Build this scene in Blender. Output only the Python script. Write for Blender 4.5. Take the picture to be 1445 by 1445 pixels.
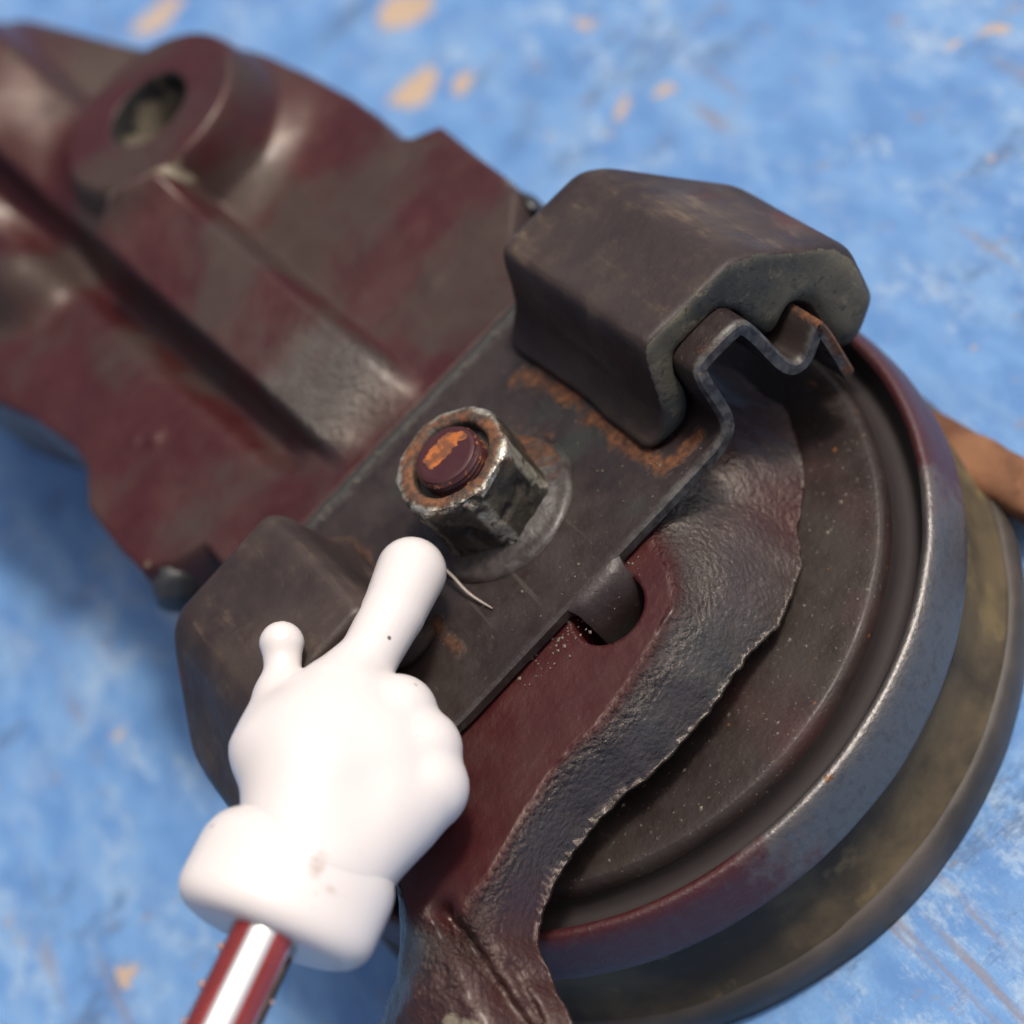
import bpy, bmesh, math, random
import numpy as np
from mathutils import Vector, Matrix

MM = 0.001
sc = bpy.context.scene
for o in list(bpy.data.objects):
    bpy.data.objects.remove(o)
COL = sc.collection

# ------------------------------------------------------------------ camera
CAM_POS = np.array((1.0975, -182.1236, 185.5678))
FWD = np.array((0.0, 0.69465837, -0.7193398))
RIGHT = np.array((0.7193398, -0.49969541, -0.48255025))
UP = np.array((0.69465837, 0.51744975, 0.49969541))
cam = bpy.data.cameras.new("camera")
cam.sensor_width = 36.0
cam.lens = 36.0 * 2600 / 1445
cam.clip_start = 0.01
cam.clip_end = 50.0
cam.dof.use_dof = True
cam.dof.focus_distance = 0.242
cam.dof.aperture_fstop = cam.lens / 6.4
camo = bpy.data.objects.new("camera", cam)
COL.objects.link(camo)
M = Matrix.Identity(4)
for i in range(3):
    M[i][0], M[i][1], M[i][2], M[i][3] = RIGHT[i], UP[i], -FWD[i], CAM_POS[i] * MM
camo.matrix_world = M
sc.camera = camo

# ------------------------------------------------------------------ sky and sun
SUN_AZ = Vector((0.80, -0.25))
SUN_EL = math.radians(62)
w = bpy.data.worlds.new("World")
sc.world = w
w.use_nodes = True
nt = w.node_tree
nt.nodes.clear()
sky = nt.nodes.new("ShaderNodeTexSky")
sky.sky_type = 'NISHITA'
sky.sun_disc = False
sky.sun_elevation = SUN_EL
sky.sun_rotation = math.atan2(SUN_AZ.x, SUN_AZ.y)
sky.dust_density = 8.0
sky.air_density = 0.6
sky.ozone_density = 0.3
bg = nt.nodes.new("ShaderNodeBackground")
bg.inputs[1].default_value = 0.12
wo = nt.nodes.new("ShaderNodeOutputWorld")
nt.links.new(sky.outputs[0], bg.inputs[0])
nt.links.new(bg.outputs[0], wo.inputs[0])
sun = bpy.data.lights.new("sun", 'SUN')
sun.energy = 2.4
sun.angle = math.radians(8.0)
sun.color = (1.0, 0.95, 0.87)
suno = bpy.data.objects.new("sun", sun)
COL.objects.link(suno)
sa = SUN_AZ.normalized()
sd = Vector((sa.x * math.cos(SUN_EL), sa.y * math.cos(SUN_EL), math.sin(SUN_EL)))
suno.rotation_euler = (-sd).to_track_quat('-Z', 'Y').to_euler()
suno.location = sd * 0.8
sc.view_settings.view_transform = 'Standard'
sc.view_settings.look = 'None'
sc.view_settings.gamma = 1.0
sc.view_settings.use_curve_mapping = False
sc.view_settings.exposure = 0.35

# ------------------------------------------------------------------ numeric helpers
def _hash(ix, iy, iz, seed):
    h = (ix * 374761393 + iy * 668265263 + iz * 2147483647 + seed * 974634777) & 0xffffffff
    h = ((h ^ (h >> 13)) * 1274126177) & 0xffffffff
    h = (h ^ (h >> 16)) & 0xffffffff
    return h.astype(np.float64) / 4294967295.0

def vnoise(x, y, z, seed=0):
    x, y, z = np.broadcast_arrays(np.asarray(x, float), np.asarray(y, float), np.asarray(z, float))
    xi, yi, zi = np.floor(x), np.floor(y), np.floor(z)
    fx, fy, fz = x - xi, y - yi, z - zi
    xi, yi, zi = xi.astype(np.int64), yi.astype(np.int64), zi.astype(np.int64)
    fx, fy, fz = [t * t * (3 - 2 * t) for t in (fx, fy, fz)]
    r = 0
    for dx in (0, 1):
        for dy in (0, 1):
            for dz in (0, 1):
                wgt = (fx if dx else 1 - fx) * (fy if dy else 1 - fy) * (fz if dz else 1 - fz)
                r = r + wgt * _hash(xi + dx, yi + dy, zi + dz, seed)
    return r * 2 - 1

def fbm(x, y, z, s, octv=3, seed=0):
    r, a = 0, 1.0
    for k in range(octv):
        r = r + a * vnoise(x / s, y / s, z / s, seed + k * 17)
        s *= 0.5
        a *= 0.5
    return r

def sstep(a, b, x):
    t = np.clip((x - a) / (b - a), 0, 1)
    return t * t * (3 - 2 * t)

def poly_sdf(px, py, poly):
    poly = np.array(poly, float)
    n = len(poly)
    d = np.full(px.shape, 1e9)
    inside = np.zeros(px.shape, bool)
    for i in range(n):
        a, b = poly[i], poly[(i + 1) % n]
        e = b - a
        wx, wy = px - a[0], py - a[1]
        t = np.clip((wx * e[0] + wy * e[1]) / (e @ e), 0, 1)
        d = np.minimum(d, np.hypot(wx - e[0] * t, wy - e[1] * t))
        c = (a[1] > py) != (b[1] > py)
        with np.errstate(divide='ignore', invalid='ignore'):
            xx = (b[0] - a[0]) * (py - a[1]) / (b[1] - a[1] + 1e-12) + a[0]
        inside ^= c & (px < xx)
    return np.where(inside, -d, d)

def smin(a, b, k):
    h = np.clip(0.5 + 0.5 * (b - a) / k, 0, 1)
    return b * (1 - h) + a * h - k * h * (1 - h)

def smax(a, b, k):
    return -smin(-a, -b, k)

def spline(pts, n=8, closed=False):
    P = [np.array(p, float) for p in pts]
    out = []
    m = len(P)
    rng = range(m if closed else m - 1)
    for i in rng:
        if closed:
            p0, p1, p2, p3 = P[i - 1], P[i], P[(i + 1) % m], P[(i + 2) % m]
        else:
            p0, p1, p2, p3 = P[max(i - 1, 0)], P[i], P[i + 1], P[min(i + 2, m - 1)]
        for k in range(n):
            t = k / n
            out.append(0.5 * ((2 * p1) + (-p0 + p2) * t + (2 * p0 - 5 * p1 + 4 * p2 - p3) * t * t + (-p0 + 3 * p1 - 3 * p2 + p3) * t ** 3))
    if not closed:
        out.append(P[-1])
    return out

def chaikin(pts, it=2):
    P = [np.array(p, float) for p in pts]
    for _ in range(it):
        Q = [P[0]]
        for a, b in zip(P[:-1], P[1:]):
            Q += [a * 0.75 + b * 0.25, a * 0.25 + b * 0.75]
        Q.append(P[-1])
        P = Q
    return P

def surface_nets(fn, lo, hi, step):
    """mesh of fn(x,y,z)=0 on a grid"""
    ax = [np.arange(lo[i], hi[i] + step, step) for i in range(3)]
    X, Y, Z = np.meshgrid(*ax, indexing='ij')
    F = fn(X, Y, Z)
    s = F < 0
    nx, ny, nz = F.shape
    acc = np.zeros((nx - 1, ny - 1, nz - 1, 3))
    cnt = np.zeros((nx - 1, ny - 1, nz - 1))
    for axis in range(3):
        for o1 in (0, 1):
            for o2 in (0, 1):
                off = [0, 0, 0]
                oth = [k for k in range(3) if k != axis]
                off[oth[0]], off[oth[1]] = o1, o2
                sl0 = tuple(slice(off[k], off[k] + F.shape[k] - 1) for k in range(3))
                off2 = list(off)
                off2[axis] = 1
                sl1 = tuple(slice(off2[k], off2[k] + F.shape[k] - 1) for k in range(3))
                f0, f1 = F[sl0], F[sl1]
                cr = (f0 < 0) != (f1 < 0)
                with np.errstate(divide='ignore', invalid='ignore'):
                    t = np.where(cr, f0 / (f0 - f1), 0)
                p = np.zeros(acc.shape)
                p[..., axis] = t
                p[..., oth[0]] = o1
                p[..., oth[1]] = o2
                acc += np.where(cr[..., None], p, 0)
                cnt += cr
    act = cnt > 0
    idx = np.full(act.shape, -1)
    idx[act] = np.arange(act.sum())
    cell = np.argwhere(act)
    verts = (cell + acc[act] / cnt[act][:, None]) * step + np.array([a[0] for a in ax])
    faces = []
    for axis in range(3):
        o = [k for k in range(3) if k != axis]
        a_, b_ = o
        sl0 = [slice(None)] * 3
        sl1 = [slice(None)] * 3
        sl0[axis] = slice(0, -1)
        sl1[axis] = slice(1, None)
        for k in o:
            sl0[k] = slice(1, -1)
            sl1[k] = slice(1, -1)
        s0, s1 = s[tuple(sl0)], s[tuple(sl1)]
        for flip, cond in ((False, s0 & ~s1), (True, ~s0 & s1)):
            e = np.argwhere(cond)
            if not len(e):
                continue
            e[:, a_] += 1
            e[:, b_] += 1
            def gi(da, db):
                q = e.copy()
                q[:, a_] -= da
                q[:, b_] -= db
                return idx[q[:, 0], q[:, 1], q[:, 2]]
            q = np.stack([gi(1, 1), gi(0, 1), gi(0, 0), gi(1, 0)], 1)
            if flip != (axis == 1):
                q = q[:, ::-1]
            faces.append(q)
    return verts, np.concatenate(faces)

# ------------------------------------------------------------------ object helpers
BASE = np.array((0.0, 0.0, -52.5))
TH = math.radians(3.6)
def rot(v):
    """plate frame to world"""
    v = np.asarray(v, float)
    c, s = math.cos(TH), math.sin(TH)
    return np.stack([v[..., 0] * c - v[..., 1] * s, v[..., 0] * s + v[..., 1] * c, v[..., 2]], -1)

def mesh_obj(name, verts, faces, mats, parent=None, base=None, smooth=True, matidx=None, attrs=None, recalc=True, sharp=None):
    base = BASE if base is None else np.array(base)
    v = (np.asarray(verts, float) - base) * MM
    me = bpy.data.meshes.new(name)
    me.from_pydata(v.tolist(), [], [list(map(int, f)) for f in faces])
    if not isinstance(mats, (list, tuple)):
        mats = [mats]
    for m in mats:
        me.materials.append(m)
    if attrs:
        for k, arr in attrs.items():
            a = me.attributes.new(k, 'FLOAT', 'POINT')
            a.data.foreach_set('value', np.asarray(arr, np.float32))
    if matidx is not None:
        me.polygons.foreach_set('material_index', np.asarray(matidx, np.int32))
    if recalc:
        bm = bmesh.new()
        bm.from_mesh(me)
        bmesh.ops.recalc_face_normals(bm, faces=bm.faces)
        bm.to_mesh(me)
        bm.free()
    if smooth:
        me.polygons.foreach_set('use_smooth', [True] * len(me.polygons))
        if sharp:
            me.set_sharp_from_angle(angle=math.radians(sharp))
    me.update()
    o = bpy.data.objects.new(name, me)
    COL.objects.link(o)
    if parent is not None:
        o.parent = parent
    return o

def empty(name, loc_mm, label, cat):
    o = bpy.data.objects.new(name, None)
    o.empty_display_size = 0.01
    o.location = Vector(loc_mm) * MM
    o["label"] = label
    o["category"] = cat
    COL.objects.link(o)
    return o

def lathe(profile, seg=256, center=(0, 0), close=False):
    v, f = [], []
    n = len(profile)
    for i in range(seg):
        a = 2 * math.pi * i / seg
        for r, z in profile:
            v.append((center[0] + r * math.cos(a), center[1] + r * math.sin(a), z))
    for i in range(seg):
        j = (i + 1) % seg
        for k in range(n - 1 if not close else n):
            k2 = (k + 1) % n
            f.append((i * n + k, j * n + k, j * n + k2, i * n + k2))
    return np.array(v), f

def tube(path, radii, seg=12, cap=True):
    P = [Vector(p) for p in path]
    v, f = [], []
    up = Vector((0.3, 0.2, 1)).normalized()
    for i, p in enumerate(P):
        t = (P[min(i + 1, len(P) - 1)] - P[max(i - 1, 0)]).normalized()
        a = t.cross(up).normalized()
        b = t.cross(a)
        for k in range(seg):
            an = 2 * math.pi * k / seg
            v.append(tuple(p + (a * math.cos(an) + b * math.sin(an)) * radii[i]))
    for i in range(len(P) - 1):
        for k in range(seg):
            k2 = (k + 1) % seg
            f.append((i * seg + k, i * seg + k2, (i + 1) * seg + k2, (i + 1) * seg + k))
    if cap:
        f.append(tuple(range(seg)))
        f.append(tuple(range((len(P) - 1) * seg, len(P) * seg)))
    return np.array(v), f

# ------------------------------------------------------------------ material helpers
class NT:
    def __init__(self, name):
        self.m = bpy.data.materials.new(name)
        self.m.use_nodes = True
        self.t = self.m.node_tree
        self.t.nodes.clear()
        self.out = self.t.nodes.new("ShaderNodeOutputMaterial")
        self.p = self.t.nodes.new("ShaderNodeBsdfPrincipled")
        self.t.links.new(self.p.outputs[0], self.out.inputs[0])
        self.tc = self.t.nodes.new("ShaderNodeTexCoord")
        self.obj = self.tc.outputs['Object']
        self.k = 1.0
    def link(self, a, b):
        self.t.links.new(a, b)
    def set(self, sock, v):
        if hasattr(v, 'default_value') or hasattr(v, 'is_linked'):
            self.link(v, sock)
        elif isinstance(v, (tuple, list)) and len(v) == 3 and sock.type == 'RGBA':
            sock.default_value = (*v, 1)
        else:
            sock.default_value = v
    def noise(self, scale, detail=4, rough=0.55, vec=None, dist=0.0, out=0):
        n = self.t.nodes.new("ShaderNodeTexNoise")
        n.inputs['Scale'].default_value = scale
        n.inputs['Detail'].default_value = detail
        n.inputs['Roughness'].default_value = rough
        n.inputs['Distortion'].default_value = dist
        self.link(vec or self.obj, n.inputs['Vector'])
        return n.outputs[out]
    def voro(self, scale, vec=None, feature='F1', rnd=1.0):
        n = self.t.nodes.new("ShaderNodeTexVoronoi")
        n.feature = feature
        n.inputs['Scale'].default_value = scale
        n.inputs['Randomness'].default_value = rnd
        self.link(vec or self.obj, n.inputs['Vector'])
        return n.outputs['Distance']
    def ramp(self, x, a, b, lo=0.0, hi=1.0, smooth=True):
        n = self.t.nodes.new("ShaderNodeMapRange")
        n.interpolation_type = 'SMOOTHSTEP' if smooth else 'LINEAR'
        self.link(x, n.inputs[0])
        for i, v in enumerate((a, b, lo, hi)):
            n.inputs[1 + i].default_value = v
        return n.outputs[0]
    def math(self, op, a, b=0.0):
        n = self.t.nodes.new("ShaderNodeMath")
        n.operation = op
        self.set(n.inputs[0], a)
        self.set(n.inputs[1], b)
        return n.outputs[0]
    def mul(self, a, b):
        return self.math('MULTIPLY', a, b)
    def mix(self, f, a, b):
        n = self.t.nodes.new("ShaderNodeMix")
        n.data_type = 'RGBA'
        self.set(n.inputs[0], f)
        self.set(n.inputs[6], a)
        self.set(n.inputs[7], b)
        return n.outputs[2]
    def fmix(self, f, a, b):
        n = self.t.nodes.new("ShaderNodeMix")
        n.data_type = 'FLOAT'
        self.set(n.inputs[0], f)
        self.set(n.inputs[2], a)
        self.set(n.inputs[3], b)
        return n.outputs[0]
    def attr(self, name):
        n = self.t.nodes.new("ShaderNodeAttribute")
        n.attribute_name = name
        return n.outputs['Fac']
    def map(self, scale=(1, 1, 1), rotz=0.0, vec=None):
        n = self.t.nodes.new("ShaderNodeMapping")
        n.inputs['Scale'].default_value = scale
        n.inputs['Rotation'].default_value = (0, 0, rotz)
        self.link(vec or self.obj, n.inputs['Vector'])
        return n.outputs[0]
    def bump(self, h, strength, dist_mm, prev=None):
        n = self.t.nodes.new("ShaderNodeBump")
        n.inputs['Strength'].default_value = strength
        n.inputs['Distance'].default_value = dist_mm * MM
        self.link(h, n.inputs['Height'])
        if prev is not None:
            self.link(prev, n.inputs['Normal'])
        return n.outputs[0]
    def fin(self, color=None, rough=None, metal=None, spec=None, coat=None, coat_rough=None, normal=None):
        if self.k != 1.0 and hasattr(color, 'is_linked'):
            color = self.mix(1.0 - self.k, color, (0.0, 0.0, 0.0))
        for nm, v in (('Base Color', color), ('Roughness', rough), ('Metallic', metal), ('Specular IOR Level', spec),
                      ('Coat Weight', coat), ('Coat Roughness', coat_rough), ('Normal', normal)):
            if v is not None:
                self.set(self.p.inputs[nm], v)
        return self.m

def mat_cast():
    n = NT("maroon_cast_paint")
    n.k = 0.74
    big = n.noise(30, 3, 0.5, dist=0.2)
    mid = n.noise(110, 5, 0.6)
    fac = n.math('ADD', n.mul(big, 0.80), n.mul(mid, 0.20))
    dust = n.ramp(n.math('ADD', fac, n.mul(n.math('SUBTRACT', n.noise(900, 3, 0.6), 0.5), 0.06)), 0.455, 0.575)
    dust = n.mul(dust, n.ramp(n.noise(500, 3), 0.2, 0.6, 0.55, 0.9))
    dust = n.mul(dust, n.attr("dust"))
    col = n.mix(n.noise(90, 3), (0.030, 0.0040, 0.0054), (0.054, 0.0078, 0.0096))
    col = n.mix(dust, col, n.mix(n.noise(220, 4), (0.034, 0.024, 0.022), (0.056, 0.042, 0.037)))
    tan = n.ramp(n.math('ADD', n.attr("chip"), n.mul(n.math('SUBTRACT', n.noise(420, 4), 0.5), 0.9)), 0.5, 0.62)
    col = n.mix(tan, col, n.mix(n.noise(500, 3), (0.10, 0.09, 0.07), (0.26, 0.22, 0.15)))
    red = n.attr("bare_sheen")
    col = n.mix(red, col, n.mix(n.noise(260, 4), (0.022, 0.020, 0.018), (0.085, 0.080, 0.072)))
    rough = n.fmix(dust, n.ramp(n.noise(300, 3), 0.3, 0.7, 0.38, 0.52), 0.62)
    rough = n.fmix(red, rough, n.ramp(n.noise(600, 3), 0.35, 0.65, 0.14, 0.28))
    b = n.bump(n.noise(520, 4, 0.6), 0.35, 0.5)
    crust = n.attr("crust")
    h = n.mul(n.math('ADD', n.noise(1250, 4, 0.65), n.mul(n.voro(1100), -0.4)), crust)
    b = n.bump(h, 0.9, 0.48, b)
    b = n.bump(n.noise(2600, 2), 0.25, 0.12, b)
    n.p.inputs['Specular Tint'].default_value = (1.0, 0.90, 0.80, 1)
    return n.fin(col, rough, 0.0, n.fmix(red, n.fmix(dust, 0.42, 0.26), 0.85), n.mul(n.math('SUBTRACT', 1.0, dust), 0.12), 0.2, b)

def rust_layers(n, col, rough, mask, amount_lo=0.40, amount_hi=0.74):
    rn = n.noise(260, 7, 0.74, dist=0.5)
    m = n.math('ADD', n.mul(mask, 0.75), n.mul(n.math('SUBTRACT', rn, 0.5), 1.5))
    m = n.ramp(m, amount_lo, amount_hi)
    rc = n.mix(n.ramp(n.noise(900, 4), 0.3, 0.7), (0.040, 0.018, 0.010), (0.150, 0.056, 0.020))
    return n.mix(m, col, rc), n.fmix(m, rough, 0.85), m

def mat_plate():
    n = NT("dark_plate_paint")
    n.k = 0.70
    col = n.mix(n.ramp(n.noise(70, 5, 0.6), 0.4, 0.62), (0.019, 0.011, 0.011), (0.033, 0.024, 0.022))
    col = n.mix(n.ramp(n.noise(1500, 2), 0.64, 0.78), col, (0.07, 0.058, 0.047))
    col = n.mix(n.ramp(n.noise(48, 4, 0.6), 0.54, 0.66), col, (0.022, 0.025, 0.021))
    scr = n.ramp(n.noise(420, 3, 0.6, n.map((1, 0.05, 1), 0.7)), 0.63, 0.69)
    col = n.mix(n.mul(scr, 0.5), col, (0.085, 0.075, 0.065))
    col = n.mix(n.attr("edge"), col, n.mix(n.ramp(n.noise(500, 5, 0.7), 0.38, 0.62), (0.028, 0.028, 0.027), (0.14, 0.135, 0.125)))
    rough = n.ramp(n.noise(260, 4), 0.3, 0.7, 0.34, 0.56)
    col, rough, m = rust_layers(n, col, rough, n.attr("rust"))
    b = n.bump(n.noise(900, 4, 0.65), 0.5, 0.22)
    b = n.bump(m, 0.6, 0.25, b)
    return n.fin(col, rough, 0.0, 0.36, 0.0, 0.2, b)

def mat_cup(kind):
    n = NT("cup_" + kind)
    n.k = {"floor": 0.66, "rim": 1.0, "wall": 1.0, "lip": 0.85}[kind]
    if kind == "floor":
        col = n.mix(n.ramp(n.noise(60, 5, 0.62), 0.38, 0.64), (0.021, 0.014, 0.013), (0.037, 0.028, 0.024))
        col = n.mix(n.ramp(n.noise(25, 3), 0.56, 0.7), col, (0.052, 0.020, 0.019))
        col = n.mix(n.ramp(n.noise(1700, 2), 0.66, 0.74), col, (0.13, 0.11, 0.085))
        col = n.mix(n.ramp(n.noise(420, 4), 0.68, 0.74), col, (0.16, 0.07, 0.025))
        rough = n.ramp(n.noise(200, 4), 0.3, 0.7, 0.38, 0.60)
        b = n.bump(n.noise(1100, 4, 0.6), 0.5, 0.2)
        return n.fin(col, rough, 0, 0.32, normal=b)
    if kind == "rim":
        worn_sheen = n.ramp(n.math('ADD', n.attr("worn_sheen"), n.math('ADD', n.mul(n.math('SUBTRACT', n.noise(60, 4), 0.5), 1.1), n.mul(n.math('SUBTRACT', n.noise(420, 4), 0.5), 0.7))), 0.35, 0.80)
        col = n.mix(worn_sheen, (0.040, 0.008, 0.010), (0.145, 0.138, 0.133))
        col = n.mix(n.ramp(n.noise(330, 5, 0.65), 0.66, 0.73), col, (0.17, 0.075, 0.03))
        b = n.bump(n.noise(1700, 4, 0.7), 0.7, 0.2)
        b = n.bump(n.noise(330, 4), 0.35, 0.3, b)
        col = n.mix(n.mul(n.ramp(n.noise(750, 4, 0.7), 0.45, 0.70), 0.35), col, (0.045, 0.038, 0.036))
        return n.fin(col, n.fmix(worn_sheen, 0.40, 0.36), n.mul(worn_sheen, 0.8), 0.5, 0.0, 0.25, b)
    if kind == "wall":
        col = n.mix(n.ramp(n.noise(38, 5, 0.62), 0.4, 0.62), (0.022, 0.017, 0.011), (0.072, 0.054, 0.029))
        col = n.mix(n.ramp(n.noise(110, 4), 0.58, 0.70), col, (0.10, 0.075, 0.036))
        b = n.bump(n.noise(700, 4), 0.4, 0.25)
        return n.fin(col, 0.72, 0, 0.35, normal=b)
    col = n.mix(n.ramp(n.noise(60, 4), 0.4, 0.65), (0.030, 0.025, 0.021), (0.066, 0.054, 0.046))
    b = n.bump(n.noise(800, 4), 0.4, 0.15)
    return n.fin(col, 0.5, 0, 0.5, normal=b)

def mat_rubber(face=False):
    n = NT("rubber_end_face" if face else "rubber_moulded")
    n.k = 0.80
    if face:
        col = n.mix(n.ramp(n.noise(70, 5, 0.6), 0.36, 0.66), (0.030, 0.031, 0.028), (0.105, 0.093, 0.062))
        col = n.mix(n.ramp(n.noise(300, 5, 0.7), 0.55, 0.72), col, (0.17, 0.14, 0.09))
        col = n.mix(n.ramp(n.noise(900, 4, 0.7), 0.56, 0.68), col, (0.022, 0.022, 0.020))
        b = n.bump(n.noise(1200, 5, 0.7), 0.55, 0.25)
        return n.fin(col, 0.7, 0, 0.4, normal=b)
    base = n.mix(n.ramp(n.noise(45, 4), 0.42, 0.6), (0.024, 0.015, 0.0145), (0.038, 0.026, 0.023))
    base = n.mix(n.ramp(n.noise(50, 4, 0.6, n.map((1, 1, 1), 1.1)), 0.60, 0.68), base, (0.055, 0.016, 0.018))
    dust = n.mul(n.ramp(n.noise(85, 6, 0.72, dist=0.3), 0.42, 0.70), n.attr("dust"))
    scr = n.ramp(n.noise(420, 5, 0.75, n.map((1, 0.12, 1), 0.5)), 0.50, 0.66)
    col = n.mix(n.mul(dust, n.math('ADD', 0.30, n.mul(scr, 0.70))), base, (0.145, 0.104, 0.068))
    b = n.bump(n.noise(420, 5, 0.62), 0.35, 0.4)
    b = n.bump(n.noise(1700, 3), 0.3, 0.1, b)
    return n.fin(col, n.ramp(n.noise(130, 4), 0.3, 0.7, 0.46, 0.64), 0, 0.36, normal=b)

def mat_core():
    n = NT("rubber_core_and_gap_shade")
    return n.fin(n.mix(n.noise(200, 4), (0.012, 0.012, 0.012), (0.026, 0.024, 0.022)), 0.6, 0, 0.4, normal=n.bump(n.noise(600, 4), 0.5, 0.3))

def mat_nut():
    n = NT("worn_nut_steel")
    col = n.mix(n.ramp(n.noise(250, 5, 0.65), 0.4, 0.62), (0.014, 0.0125, 0.010), (0.040, 0.033, 0.022))
    bright = n.mul(n.attr("bright"), n.ramp(n.noise(450, 5, 0.7), 0.42, 0.56))
    col = n.mix(bright, col, (0.50, 0.48, 0.40))
    rough = n.fmix(bright, 0.5, 0.3)
    col, rough, m = rust_layers(n, col, rough, n.attr("rust"))
    b = n.bump(n.noise(520, 5, 0.7), 0.7, 0.5)
    b = n.bump(n.noise(2200, 3), 0.4, 0.12, b)
    return n.fin(col, rough, n.mul(bright, 0.9), 0.5, normal=b)

def mat_stud():
    n = NT("stud_lacquer")
    col = n.mix(n.noise(200, 3), (0.032, 0.008, 0.009), (0.045, 0.011, 0.012))
    rough = n.ramp(n.noise(500, 3), 0.3, 0.7, 0.28, 0.4)
    mask = n.attr("rust")
    m = n.ramp(n.math('ADD', mask, n.mul(n.math('SUBTRACT', n.noise(520, 5, 0.65), 0.5), 1.3)), 0.40, 0.45)
    col = n.mix(m, col, n.mix(n.ramp(n.noise(700, 4), 0.42, 0.66), (0.11, 0.036, 0.014), (0.30, 0.085, 0.014)))
    b = n.bump(m, 0.8, 0.25)
    b = n.bump(n.noise(1500, 3), 0.3, 0.1, b)
    return n.fin(col, n.fmix(m, rough, 0.85), 0, 0.5, normal=b)

def mat_rusty():
    n = NT("rusty_iron")
    col = n.mix(n.ramp(n.noise(90, 5), 0.38, 0.62), (0.085, 0.036, 0.018), (0.17, 0.080, 0.040))
    return n.fin(col, 0.8, 0, 0.3, normal=n.bump(n.noise(600, 5), 0.6, 0.4))

def mat_white():
    n = NT("white_moulded_plastic")
    spots = n.ramp(n.voro(260), 0.10, 0.055)
    gate = n.ramp(n.noise(120, 2), 0.60, 0.63)
    col = n.mix(n.mul(spots, gate), (0.52, 0.49, 0.48), (0.10, 0.085, 0.07))
    sm = n.ramp(n.math('ADD', n.attr("smudge"), n.mul(n.math('SUBTRACT', n.noise(420, 5, 0.7), 0.5), 1.5)), 0.40, 1.15)
    col = n.mix(n.mul(sm, 0.75), col, (0.20, 0.13, 0.085))
    n.p.inputs['Subsurface Weight'].default_value = 0.12
    n.p.inputs['Subsurface Radius'].default_value = (0.002, 0.0012, 0.001)
    n.p.inputs['Subsurface Scale'].default_value = 1.0
    return n.fin(col, 0.32, 0, 0.5, normal=n.bump(n.noise(350, 2), 0.06, 0.2))

def mat_chrome():
    n = NT("chromed_steel")
    return n.fin((0.60, 0.60, 0.60), n.ramp(n.noise(300, 3), 0.3, 0.7, 0.07, 0.13), 1.0, normal=n.bump(n.noise(220, 2), 0.05, 0.2))

def mat_redrefl():
    n = NT("red_reflection")  # colour of the red reflections painted onto the chrome rod
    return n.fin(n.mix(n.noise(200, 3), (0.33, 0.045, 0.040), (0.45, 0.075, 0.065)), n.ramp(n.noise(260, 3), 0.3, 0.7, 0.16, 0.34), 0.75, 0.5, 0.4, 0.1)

def mat_bore_shade():
    n = NT("dark_bore")
    col = n.mix(n.ramp(n.noise(70, 4, 0.6), 0.52, 0.60), (0.010, 0.010, 0.010), (0.13, 0.11, 0.08))
    return n.fin(col, 0.6, 0, 0.3, normal=n.bump(n.noise(500, 4), 0.5, 0.3))

def mat_simple(name, col, rough, metal=0.0):
    n = NT(name)
    c2 = tuple(min(1, c * 1.7) for c in col)
    return n.fin(n.mix(n.noise(400, 4), col, c2), rough, metal, 0.5, normal=n.bump(n.noise(1200, 3), 0.3, 0.1))

CHIPS = [(64, 189, 9, 6), (51, 163, 7, 6), (59, 152, 3.2, 2.8), (25, 268, 9, 6), (82, 103, 2.4, 1.6), (124, 51, 3.4, 1.4),
         (-103, 32, 1.7, 2.4), (-83, 78, 1.4, 1.1), (74, 109, 1.1, 4), (119, 56, 1.8, 1.4), (85, 138, 1.6, 4)]

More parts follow.
